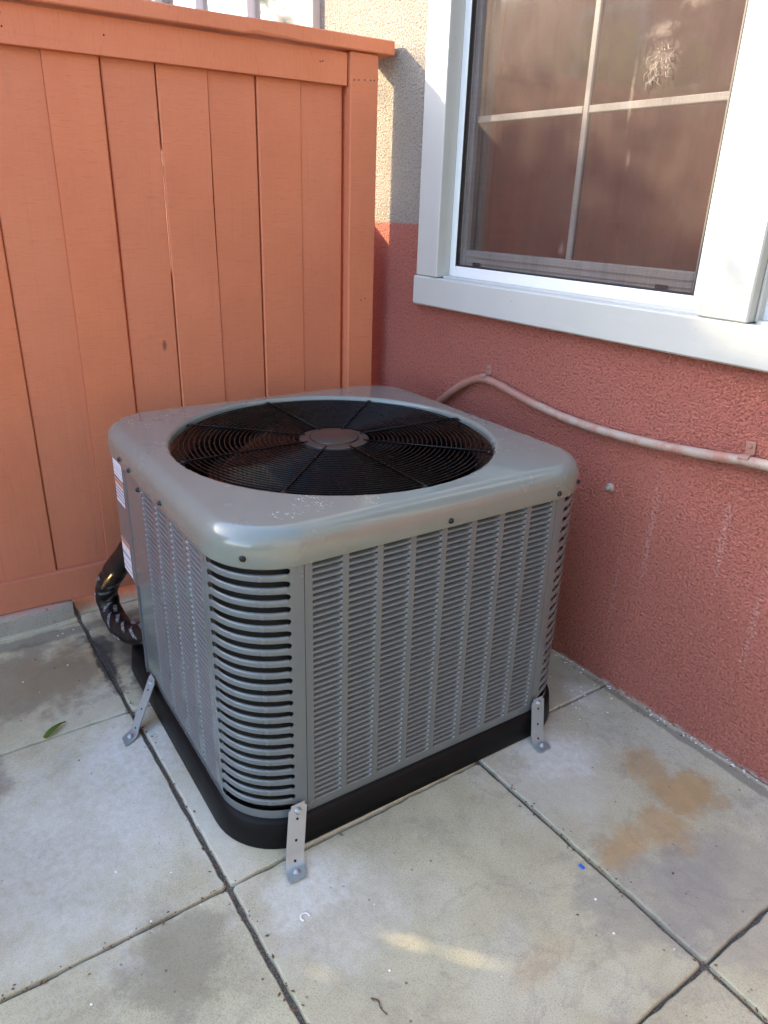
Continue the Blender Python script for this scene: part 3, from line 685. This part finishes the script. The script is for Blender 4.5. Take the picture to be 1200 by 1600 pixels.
# slotted rounded corners
SP, SH = .0248, .0112
def corner(sx, sy):
    cx, cy = sx*SX, sy*SY; na = 14
    a0, a1 = 11.0, 85.5           # slot span in degrees from the +-x side
    def P(a, dr, z): return (cx+sx*(RC+dr)*math.cos(R(a)), cy+sy*(RC+dr)*math.sin(R(a)), z)
    z0, z1 = .068, .640; zc = [.0935+SP*k for k in range(22)]
    # frame with margins whose inner ends follow the round slot ends
    mb = MB()
    lv = [z0]
    for z in zc: lv += [z-SH/2]+[z-SH/2+SH*q for q in (.12, .3, .5, .7, .88)]+[z+SH/2]
    lv.append(z1)
    def endin(z):
        for q in zc:
            if abs(z-q) <= SH/2+1e-9: return (1-math.sqrt(max(0, 1-((z-q)/(SH/2))**2)))*(SH/2)/RC*57.3
        return 1e9
    rest = SH/2/RC*57.3
    for i in range(len(lv)-1):
        e0, e1 = min(endin(lv[i]), rest), min(endin(lv[i+1]), rest)
        for (m0, s_) in ((0, 1), (90, -1)):
            b0 = (a0 if s_ > 0 else a1)
            segs = 4; lo = []; hi = []
            for k in range(segs+1):
                f = k/segs; lo.append(P(m0+(b0+s_*e0-m0)*f, 0, lv[i])); hi.append(P(m0+(b0+s_*e1-m0)*f, 0, lv[i+1]))
            mb.add(lo+hi, [(k, k+1, k+1+segs+1, k+segs+1) for k in range(segs)], True)
    lo_a, hi_a = a0+rest, a1-rest
    for (za, zb) in ((z0, zc[0]-SH/2), (zc[-1]+SH/2, z1)):
        lo = [P(lo_a+(hi_a-lo_a)*k/na, 0, za) for k in range(na+1)]; hi = [P(lo_a+(hi_a-lo_a)*k/na, 0, zb) for k in range(na+1)]
        mb.add(lo+hi, [(k, k+1, k+na+2, k+na+1) for k in range(na)], True)
    for a in (0, 90):
        mb.add([P(a, 0, z0), P(a, -.012, z0), P(a, -.012, z1), P(a, 0, z1)], [(0, 1, 2, 3)])
    c = mb.build('corner_panel', 'unit', ac)
    # the bars between slots, edges rolled inward
    h = SP-SH; bm = MB(); prof = [(0, -.004), (.0002, -.0022), (.0012, -.0006), (.0028, 0), (h-.0028, 0), (h-.0012, -.0006), (h-.0002, -.0022), (h, -.004)]
    rows = []
    for zz, dr in prof:
        rows.append([P(lo_a+(hi_a-lo_a)*k/na, dr*(min(1, min(k, na-k)/1.0) if abs(dr) < .0035 else 1), zz) for k in range(na+1)])
    bm.loft(rows, False)
    me = bm.mesh('slat', M['unit'])
    for z in zc[:-1]: inst('slat', me, c, (0, 0, z+SH/2))
    return c
for sx, sy in ((1, -1), (1, 1), (-1, 1)): corner(sx, sy)
# service corner: upper cover, open bay below
mb = MB(); n = 12; L = []
path = [(-.2045, -HY-.0015)]+[(-SX+(RC+.0015)*math.cos(R(270-90*k/n)), -SY+(RC+.0015)*math.sin(R(270-90*k/n))) for k in range(n+1)]+[(-HX-.0015, -SY+.06)]
for z in (.315, .640): L.append([(x, y, z) for x, y in path])
mb.loft(L, False); mb.add([(x, y, .315) for x, y in path]+[(-.2045, -SY+.06, .315)], [tuple(range(len(path)+1))])
mb.add([(-.2045, -HY-.0015, .315), (-.2045, -HY+.02, .315), (-.2045, -HY+.02, .64), (-.2045, -HY-.0015, .64)], [(0, 1, 2, 3)])
cover = mb.build('service_cover', 'unit', ac); tag(cover, 'plain grey service cover with white stickers')
mb = MB(); mb.box(-.2065, -.2035, -HY-.001, -HY+.10, .03, .640); mb.box(-.2065, -.1995, -HY-.0035, -HY-.0005, .028, .3145)
mb.build('corner_post', 'unit', ac)
MB().box(-HX+.01, -.2075, -SY+.02, -SY+.025, .0676, .6).build('bay_wall', 'inner', ac)
# stickers
def sticker(x0, x1, z0, z1, bars, first=False):
    y = -HY-.0022
    s = MB().box(x0, x1, y-.0004, y, z0, z1).build('sticker', 'paper', ac)
    for (f0, f1, m) in bars: MB().box(x0+.0015, x1-.0015, y-.0007, y-.0005, z0+(z1-z0)*f0, z0+(z1-z0)*f1).build('printed_block', m, s)
sticker(-.297, -.222, .578, .622, [(.15, .17, 'ink'), (.4, .42, 'ink'), (.6, .62, 'ink')])
sticker(-.297, -.226, .512, .572, [(.80, .98, 'orange'), (.62, .70, 'ink'), (.46, .54, 'ink'), (.30, .38, 'ink'), (.14, .22, 'ink')])
sticker(-.304, -.232, .322, .412, [(.86, .99, 'orange'), (.52, .60, 'ink'), (.30, .33, 'ink'), (.12, .16, 'ink')])
# screws
scr = MB().lathe([(.0062, 0), (.0062, .0008), (.0042, .0012), (.0042, .0042), (.0034, .005)], 8, cap1=True).mesh('screw', M['screwm'])
def screw(x, y, z, ang, parent=ac, me=scr, name='screw', tilt=90):
    o = inst(name, me, parent, (x, y, z)); o.rotation_euler = (0, R(tilt), ang); return o
screw(HX+.0062, .009, .638, 0); screw(HX+.0062, .30, .638, 0)
for x, z, o in ((-.136, .637, .0062), (.082, .638, .0062), (-.099, .603, .0005), (-.21, .640, .0062)): screw(x, -HY-o, z, R(-90))
a = R(-45); screw(SX+(RC+.0062)*math.cos(a), -SY+(RC+.0062)*math.sin(a), .642, a)
a = R(35); screw(SX+(RC+.0062)*math.cos(a), SY+(RC+.0062)*math.sin(a), .642, a)
# fan shroud, cavity, blades, motor
mb = MB().lathe([(.3705, .674), (.352, .664), (.338, .652), (.330, .640), (.328, .55), (.345, .50)], 72)
autosmooth(mb.build('fan_shroud', 'black', ac), 40)
MB().lathe([(.36, .52), (.36, .09), (.0, .085)], 48).build('cavity', 'inner', ac)
def blade(a0):
    nr, na = 7, 10; rows = []
    for i in range(nr+1):
        f = i/nr; r = .07+(.318-.07)*f; span = R(58+14*f); row = []
        for k in range(na+1):
            g_ = k/na-.5; a = a0+span*g_+R(10)*f; z = .605+g_*(-.085)*(0.75+.25*f)-.012*(1-4*g_*g_)*.6
            if i == nr: r_ = r-.02*(abs(g_)*2)**4
            else: r_ = r
            row.append((r_*math.cos(a), r_*math.sin(a), z))
        rows.append(row)
    return MB().loft(rows, False)
for k in range(4): blade(R(20+90*k)).build('fan_blade', 'blade', ac)
autosmooth(MB().lathe([(.0, .630), (.06, .630), (.068, .622), (.070, .56), (.085, .555), (.085, .44), (.0, .44)], 32).build('motor', 'black', ac), 40)
# wire guard
GZ = .6835
def ring(r, wr, z):
    n, q = 96, 6; L = []
    for k in range(n):
        a = 2*math.pi*k/n; L.append([((r+wr*math.cos(2*math.pi*j/q))*math.cos(a), (r+wr*math.cos(2*math.pi*j/q))*math.sin(a), z+wr*math.sin(2*math.pi*j/q)) for j in range(q)])
    L.append(L[0]); return MB().loft(L, True)
NR = 24
for k in range(NR): ring(.094+(.352-.094)*k/(NR-1), .0017, GZ).build('guard_ring', 'black', ac)
spk = MB()
spk.tube([(.07, 0, GZ+.0030), (.345, 0, GZ+.0030), (.358, 0, GZ+.0026), (.3665, 0, GZ+.0015)], .0019, 8)
spk.box(.352, .370, -.006, .006, GZ-.0015, GZ+.0005, .0004)
spm = spk.mesh('guard_spoke', M['black'])
gsc = MB().lathe([(.0045, 0), (.0045, .002), (.0028, .0035)], 8, cap1=True).mesh('guard_screw', M['screwm'])
for k in range(8):
    a = R(45*k); sp = inst('guard_spoke', spm, ac); sp.rotation_euler = (0, 0, a)
    inst('guard_screw', gsc, sp, (.361, 0, GZ+.0006))
autosmooth(MB().lathe([(.081, GZ-.010), (.082, GZ-.002), (.0805, GZ+.0016), (.078, GZ+.0024), (.0580, GZ+.0030), (.0565, GZ+.0012), (.0555, GZ+.0012), (.0545, GZ+.0050), (.052, GZ+.0062), (.0, GZ+.0066)], 48).build('hub_cap', 'hub', ac), 40)

# ------------------------------------------------------------------ hold-down straps
def strap(loc, rz, skew, foot, top, label):
    """local x = out of the cabinet face, y = along the face"""
    e = empty('hold_down_strap', loc, rz); tag(e, label, 'strap', 'zinc straps holding the air conditioner down')
    xa, xb, zb_ = .0045, foot-.042, .019; prof = [(xa+(xb-xa)*q, top+(zb_-top)*q) for q in (0, .12, .3, .5, .7, .88, 1)]+[(foot-.034, .008), (foot-.023, .0035), (foot, .0040)]
    P = catmull([(p[0], 0, p[1]) for p in prof], 5); tot = len(P)-1; th = .0022; L = []
    s_acc = [0]
    for i in range(1, len(P)): s_acc.append(s_acc[-1]+(P[i]-P[i-1]).length)
    S = s_acc[-1]
    for i, p in enumerate(P):
        t = (P[min(i+1, tot)]-P[max(i-1, 0)]).normalized(); nrm = Vector((-t.z, 0, t.x)); nrm = -nrm if nrm.x < 0 and nrm.z < 0 else nrm
        hw = .0195
        if s_acc[i] < .006: hw = .0145
        if S-s_acc[i] < .004: hw = .0165
        yo = skew*min(1, s_acc[i]/S)
        L.append([p+Vector((0, yo-hw, 0)), p+Vector((0, yo+hw, 0)), p+Vector((0, yo+hw, 0))+nrm*th, p+Vector((0, yo-hw, 0))+nrm*th])
    body = MB().loft(L, True, True, True, smooth=False).build('strap_plate', 'zinc', e); autosmooth(body, 45)
    def at(f):
        s = f*S
        for i in range(1, len(P)):
            if s_acc[i] >= s:
                q = (s-s_acc[i-1])/(s_acc[i]-s_acc[i-1]); p = P[i-1].lerp(P[i], q); t = (P[i]-P[i-1]).normalized(); nrm = Vector((-t.z, 0, t.x))
                nrm = -nrm if nrm.x < 0 and nrm.z < 0 else nrm
                return p+Vector((0, skew*f, 0)), nrm, t
    hole = MB().lathe([(.0028, 0), (.0028, .0003)], 10, cap1=True).mesh('punched_hole', M['inner'])
    bolt = MB().lathe([(.0075, 0), (.0078, .0012), (.0048, .0016), (.0048, .0062), (.0036, .0074)], 8, cap1=True).mesh('bolt', M['zinc'])
    for f in (.19, .46, .72):
        p, nr, t = at(f); o = inst('punched_hole', hole, e); o.location = p+nr*(th+.0001); o.rotation_euler = nr.to_track_quat('Z', 'Y').to_euler()
    for f in (.09, .87):
        p, nr, t = at(f); o = inst('bolt', bolt, e); o.location = p+nr*th; o.rotation_euler = nr.to_track_quat('Z', 'Y').to_euler()
    return e
def ul(x, y): c, s = math.cos(UYAW), math.sin(UYAW); return (UC[0]+c*x-s*y, UC[1]+s*x+c*y, 0)
strap(ul(HX, -.327), UYAW, -.043, .086, .104, 'zinc strap bolted at the rounded corner below the slotted panel, standing on the joint corner')
strap(ul(-.135, -HY), UYAW-R(90), .095, .112, .092, 'zinc strap leaning out across the paving joint by the service cover')
strap(ul(HX, .321), UYAW, -.026, .074, .102, 'zinc strap at the cabinet corner nearest the stucco wall')

# ------------------------------------------------------------------ insulated refrigerant line
hose = empty('refrigerant_line', ul(-.5, -.43), UYAW)
tag(hose, 'black tape-wrapped refrigerant line with white print looping out beside the fence', 'hose')
HP = [(-.20, -.37, .150), (-.27, -.395, .128), (-.36, -.418, .088), (-.47, -.432, .058), (-.545, -.438, .068), (-.565, -.440, .120), (-.515, -.438, .185), (-.435, -.432, .255), (-.365, -.420, .320), (-.33, -.39, .38)]
off = Vector((-.5, -.43, 0))
pts = catmull([Vector(p)-off for p in HP], 12)
HR = .031
def hose_frame():
    fr = []; prev = Vector((0, -1, 0))
    for i, p in enumerate(pts):
        t = (pts[min(i+1, len(pts)-1)]-pts[max(i-1, 0)]).normalized(); u = (prev-t*prev.dot(t)).normalized(); prev = u; fr.append((p, t, u, t.cross(u)))
    return fr
FRM = hose_frame(); hr = random.Random(4)
L = []
for i, (p, t, u, v) in enumerate(FRM):
    r = HR*(1+.02*math.sin(i*.7)+hr.gauss(0, .008)); L.append([p+(u*math.cos(2*math.pi*k/20)+v*math.sin(2*math.pi*k/20))*r*(1+.06*math.sin(3*2*math.pi*k/20+i*.12)+.03*math.sin(2*2*math.pi*k/20-i*.4)) for k in range(20)])
MB().loft(L, True, True, True).build('wrapped_tube', 'hose', hose)
acc = [0]
for i in range(1, len(pts)): acc.append(acc[-1]+(pts[i]-pts[i-1]).length)
def on_hose(s, ang, r):
    for i in range(1, len(pts)):
        if acc[i] >= s or i == len(pts)-1:
            q = max(0, min(1, (s-acc[i-1])/(acc[i]-acc[i-1]))); a, b = FRM[i-1], FRM[i]
            p = a[0].lerp(b[0], q); u = a[2].lerp(b[2], q).normalized(); v = a[3].lerp(b[3], q).normalized(); return p+(u*math.cos(ang)+v*math.sin(ang))*r
cu = bpy.data.curves.new('print_text', 'FONT'); cu.body = 'UV RESISTANT'; cu.size = 1; cu.resolution_u = 1
to = bpy.data.objects.new('print_text', cu); C.objects.link(to); dg = bpy.context.evaluated_depsgraph_get()
tme = to.evaluated_get(dg).to_mesh(); TV = [v.co.copy() for v in tme.vertices]; TF = [tuple(p.vertices) for p in tme.polygons]
to.evaluated_get(dg).to_mesh_clear(); bpy.data.objects.remove(to); bpy.data.curves.remove(cu)
for k in range(15):
    s0 = .03+k*.037; a0 = -.75+(k*1.37 % 2.2); sl = .30+.5*((k*7) % 5-2)/4
    size = .0140; ex = .5
    mb = MB(); V = []
    for v in TV:
        xx, yy = v.x*size*.62, v.y*size
        ds = xx*math.cos(sl)-yy*math.sin(sl); da = (xx*math.sin(sl)+yy*math.cos(sl))/HR
        V.append(on_hose(s0+ds, a0+da, HR*1.11))
    mb.add(V, TF); mb.build('print', 'print', hose)
mb = MB().tube(catmull([Vector(p)-off for p in [(-.335, -.405, .31), (-.335, -.40, .20), (-.325, -.395, .135), (-.28, -.39, .125), (-.2, -.37, .15)]], 6), .0055, 8); mb.build('copper_pipe', 'copper', hose)
mb = MB().tube([Vector(p)-off for p in [(-.335, -.462, .296), (-.362, -.476, .262), (-.392, -.482, .232)]], [.004, .006, .003], 8); mb.build('brass_fitting', 'brass', hose)

# ------------------------------------------------------------------ wall pipe, clips, bolt
pipe = empty('wall_conduit', house.location, WYAW); tag(pipe, 'painted pipe sagging along the stucco wall under the window sill', 'pipe')
PO = -.0185
PP = [(.36, PO, .36), (.44, PO, .48), (.50, PO, .556), (.563, PO, .612), (.64, PO, .672), (.71, PO, .715), (.765, PO, .731), (.82, PO, .728), (.90, PO, .714), (1.0, PO, .699), (1.1, PO, .690), (1.22, PO, .688), (1.351, PO, .694), (1.46, PO, .704), (1.58, PO, .718), (1.75, PO, .728), (2.2, PO, .735), (3.2, PO, .74)]
MB().tube(catmull(PP, 6), .0115, 14).build('pipe_run', 'pipe', pipe)
def clip(s, z, ang, tabside):
    mb = MB(); L = []
    for x in (-.0115, -.011, .011, .0115):
        rr = .0150 if abs(x) < .0113 else .0118
        L.append([(x, PO+rr*math.cos(R(t)), rr*math.sin(R(t))) for t in range(-150, 151, 20)])
    mb.loft([[(p[0], p[1], p[2]) for p in l] for l in L], False)
    mb.box(-.0105, .0105, -.0035, .0, .006, .040, .0008); mb.box(-.0105, .0105, PO, -.0036, .0105, .0140, .0006)
    c = mb.build('pipe_clip', 'pipe', pipe, (s, 0, z)); c.rotation_euler = (0, R(ang), 0); autosmooth(c, 40)
    b = MB().lathe([(.005, 0), (.005, .002), (.003, .0035)], 8, cap1=True).build('clip_screw', 'pipe', c, (0, -.0036, .030)); b.rotation_euler = (R(90), 0, 0)
clip(.768, .732, -3, 1); clip(1.567, .7165, -6, 1)
bo = empty('wall_bolt', house.location, WYAW); tag(bo, 'weathered bolt stub sticking out of the terracotta stucco', 'bolt')
o = MB().lathe([(.013, 0), (.012, .002), (.006, .003), (.0055, .014), (.004, .016)], 10, (0, 0, 0), cap1=True).build('bolt_shank', 'rustbolt', bo, (1.236, 0, .544)); o.rotation_euler = (R(90), 0, 0)

# ------------------------------------------------------------------ litter
def leafobj():
    n = 8; L = []
    a, b = Vector((.757, -1.318)), Vector((.722, -1.262))
    d = (b-a); pn = Vector((-d.y, d.x)).normalized()
    for k in range(n+1):
        f = k/n; wd = .0085*math.sin(math.pi*min(1, f*.9+.1))**.7*(1.25-f*.9)+.0005; p = a+d*f; z = .0025+.006*math.sin(math.pi*f)
        L.append([(p.x-pn.x*wd, p.y-pn.y*wd, z+.003), (p.x, p.y, z), (p.x+pn.x*wd, p.y+pn.y*wd, z+.003)])
    o = MB().loft(L, False).build('fallen_leaf', 'leaf'); tag(o, 'narrow green leaf lying on the paving joint', 'leaf')
leafobj()
o = MB().tube(catmull([(1.692, -1.008, .0025), (1.702, -1.000, .003), (1.713, -1.003, .002), (1.727, -1.0, .002)], 4), [.0016]*6+[.001]*7, 5).build('dry_twig', 'twig'); tag(o, 'tiny reddish dry twig on the concrete slab', 'twig')
o = MB().box(1.697, 1.709, -.522, -.514, .0005, .003, .0008).build('plastic_scrap', 'bluebit'); tag(o, 'tiny blue plastic scrap on the slab', 'scrap')
L = []
for k in range(13):
    a = R(60+k*22); L.append([(1.503+(.006+q)*math.cos(a), -1.026+(.006+q)*math.sin(a), .0006+z) for q, z in ((0, 0), (.004, 0), (.004, .001), (0, .001))])
o = MB().loft(L, True, True, True).build('paint_curl', 'whitebit'); tag(o, 'small white curl of paint shaped like a ring on the slab', 'paint flake')
mb = MB(); rc = random.Random(9)
for k in range(150):                                     # crumbs of paint and mortar along the wall foot and joints
    if k < 95: s = rc.uniform(1.15, 2.1); x, y = s, (s-1)*.0252-abs(rc.gauss(0, .012))-.003
    elif k < 125: x, y = rc.gauss(1.34, .06), rc.gauss(-.10, .05)
    else: x, y = rc.uniform(.5, 2.0), rc.uniform(-1.5, -.3)
    if UC[0]-.46 < x < UC[0]+.46 and UC[1]-.46 < y < UC[1]+.46: continue
    r = rc.uniform(.0008, .0028); mb.add([(x-r, y-r*.6, .001), (x+r*.7, y-r, .001), (x+r, y+r*.8, .001), (x-r*.5, y+r, .001), (x, y, .001+r)], [(0, 1, 4), (1, 2, 4), (2, 3, 4), (3, 0, 4)])
o = mb.build('paint_crumbs', 'whitebit'); tag(o, 'white paint and mortar crumbs scattered on the paving', 'crumbs', kind='stuff')

mb = MB(); rd = random.Random(17)                        # brown grit and leaf bits caught in the joints and along the wall foot
for k in range(420):
    q = rd.random()
    if q < .3: x, y = rd.uniform(.3, 2.2), -1.116+rd.gauss(0, .008)
    elif q < .5: x, y = rd.uniform(1.3, 2.2), -.4915+rd.gauss(0, .008)
    elif q < .7: x, y = 1.3685+rd.gauss(0, .006), rd.uniform(-2, -1.1)
    elif q < .85: s_ = rd.uniform(1.2, 2.1); x, y = s_, (s_-1)*.0252-abs(rd.gauss(0, .015))-.004
    else: x, y = rd.uniform(.3, 2.1), rd.uniform(-1.8, -.2)
    if abs(x-UC[0]) < .452 and abs(y-UC[1]) < .457: continue
    r = rd.uniform(.0008, .0026); a = rd.uniform(0, 3.1); l = r*rd.uniform(1, 2.6); cx_, sx_ = math.cos(a), math.sin(a); z = .0012
    mb.add([(x+cx_*l, y+sx_*l, z), (x-sx_*r, y+cx_*r, z), (x-cx_*l, y-sx_*l, z), (x+sx_*r, y-cx_*r, z), (x, y, z+r*.8)], [(0, 1, 4), (1, 2, 4), (2, 3, 4), (3, 0, 4)])
o = mb.build('joint_debris', 'twig'); tag(o, 'brown grit and leaf bits lying along the paving joints', 'debris', kind='stuff')

# ------------------------------------------------------------------ tree beyond the fence (its leaves dapple the wall and show in the far window)
def tree(x, y, h, cr, nleaf, seed, label, extra=()):
    rt_ = random.Random(seed); e = empty('garden_tree', (x, y, -.06)); tag(e, label, 'tree')
    mb = MB(); mb.tube(catmull([(0, 0, 0), (.04, .02, h*.35), (-.03, .05, h*.6), (0, 0, h*.85)], 6), [.09-.0035*k for k in range(19)], 9)
    for k in range(11):
        a = k*2.4; z = h*(.40+.045*k); L_ = cr*rt_.uniform(.6, .95)
        mb.tube(catmull([(0, .02, z), (L_*.5*math.cos(a), L_*.5*math.sin(a), z+.22), (L_*math.cos(a), L_*math.sin(a), z+.38)], 4), [.030-.003*q for q in range(9)], 6)
    V = []; F = []
    clumps = []
    for _ in range(46):
        while True:
            p = Vector((rt_.uniform(-1, 1), rt_.uniform(-1, 1), rt_.uniform(-1, 1)))
            if .25 < p.length < 1: break
        clumps.append(Vector((p.x*cr, p.y*cr, h*.78+p.z*cr*.85)))
    if extra:
        q = Vector(extra[0]); mb.tube(catmull([(0, .02, h*.6), (q.x*.5, q.y*.5, h*.72), tuple(q)], 4), [.028-.0026*i for i in range(9)], 6)
    mb.build('trunk', 'bark', e)
    for c in [Vector(x) for x in extra]: clumps += [c, c]
    for k in range(nleaf):
        c = rt_.choice(clumps); p = c+Vector((rt_.gauss(0, .13), rt_.gauss(0, .13), rt_.gauss(0, .10)))
        d = Vector((rt_.gauss(0, 1), rt_.gauss(0, 1), rt_.gauss(-.3, .6))).normalized(); sd = d.cross(Vector((rt_.gauss(0, 1), rt_.gauss(0, 1), rt_.gauss(0, 1)))).normalized()
        l = rt_.uniform(.05, .085); o_ = len(V)
        V += [tuple(p), tuple(p+d*l*.5+sd*l*.24), tuple(p+d*l), tuple(p+d*l*.5-sd*l*.24)]; F.append((o_, o_+1, o_+2, o_+3))
    me = bpy.data.meshes.new('crown'); me.from_pydata(V, [], F); me.materials.append(M['crown']); inst('crown', me, e)
TREES = True
if TREES:
    ex = [(1.5+.1*math.sin(k*2.1), -.68+dy, 3.08+dz+.06) for k, (dy, dz) in enumerate([(0, 0), (.15, -.06), (-.15, .06), (.28, -.10), (-.28, .05), (.05, .16), (-.10, -.16), (.2, .08), (-.36, .12), (-.44, .22)])]
    tree(-3.5, -1.9, 3.0, .90, 4600, 21, 'leafy garden tree standing beyond the terracotta fence', ex)
# shrub top rising behind the fence: its sprigs soften the sun that passes over the cap rail
def shrub():
    rs = random.Random(31); e = empty('garden_shrub', (-.25, -1.50, -.06)); tag(e, 'leafy green shrub growing behind the terracotta fence', 'shrub')
    mb = MB(); tips = []
    for k in range(22):
        x = rs.uniform(-.22, .22); y = rs.uniform(-.40, .20); z = rs.uniform(1.70, 2.0)
        mb.tube(catmull([(x*.1, y*.1, 0), (x*.5, y*.6, .9), (x, y, z)], 5), [.012-.0009*q for q in range(11)], 5); tips.append((x, y, z))
    mb.build('stem', 'bark', e)
    V = []; F = []
    for k in range(2600):
        x, y, z = rs.choice(tips); f = abs(rs.gauss(0, .22)); p = Vector((x+rs.gauss(0, .05), y+rs.gauss(0, .06), z-f+rs.gauss(0, .03)))
        d = Vector((rs.gauss(0, 1), rs.gauss(0, 1), rs.gauss(.3, .6))).normalized(); sd = d.cross(Vector((rs.gauss(0, 1), rs.gauss(0, 1), rs.gauss(0, 1)))).normalized(); l = rs.uniform(.035, .06); o_ = len(V)
        V += [tuple(p), tuple(p+d*l*.5+sd*l*.24), tuple(p+d*l), tuple(p+d*l*.5-sd*l*.24)]; F.append((o_, o_+1, o_+2, o_+3))
    me = bpy.data.meshes.new('foliage'); me.from_pydata(V, [], F); me.materials.append(M['crown']); inst('foliage', me, e)
shrub()
# neighbouring terracotta house across the garden (seen only as a reflection in the window panes)
def neighbour():
    e = empty('neighbour_house', (-4.2, -8.6, -.06)); tag(e, 'two storey terracotta house across the garden behind the fence', 'house')
    mb = MB(); mb.box(-6, 4.6, -5, 0, 0, 4.3); mb.build('wall', simple('neighbour_stucco', (.36, .14, .10), .9, 0, .1, 2), e)
    mb = MB(); mb.add([(-6.4, .5, 4.3), (5, .5, 4.3), (5, -5.5, 4.3), (-6.4, -5.5, 4.3), (-6.4, -2.5, 5.3), (5, -2.5, 5.3)], [(0, 1, 5, 4), (2, 3, 4, 5), (0, 4, 3), (1, 2, 5), (0, 3, 2, 1)])
    mb.build('roof', simple('neighbour_roof', (.16, .10, .08), .9), e)
    for x in (-4.6, -1.6, 1.6):
        for z in (.9, 2.9):
            f = MB().box(x-.6, x+.6, .002, .06, z, z+1.1, .01).build('window', 'vinyl', e); MB().box(x-.52, x+.52, .062, .07, z+.08, z+1.02).build('pane', 'interior', f)
neighbour()
# unseen outbuilding added behind the camera to bounce sunlight into the yard
def outbuilding():
    e = empty('bounce_outbuilding', (4.75, -2.3, -.06)); tag(e, 'added grey outbuilding out of view, bouncing sunlight to the terracotta fence', 'building')
    cm = simple('cream_render', (.27, .27, .26), .9, 0, .08, 3)
    MB().box(0, 2.5, -3.4, 2.2, 0, 3.3).build('wall', cm, e)
    MB().box(-.25, 2.75, -3.65, 2.45, 3.3, 3.45, .02).build('roof', 'soffit', e)
    d = MB().box(-.04, -.002, -1.2, -.3, .06, 2.1, .01).build('door', 'bark', e); MB().lathe([(.02, 0), (.025, .03), (.0, .05)], 12).build('handle', 'brass', d, (-.07, -1.1, 1.0))
outbuilding()
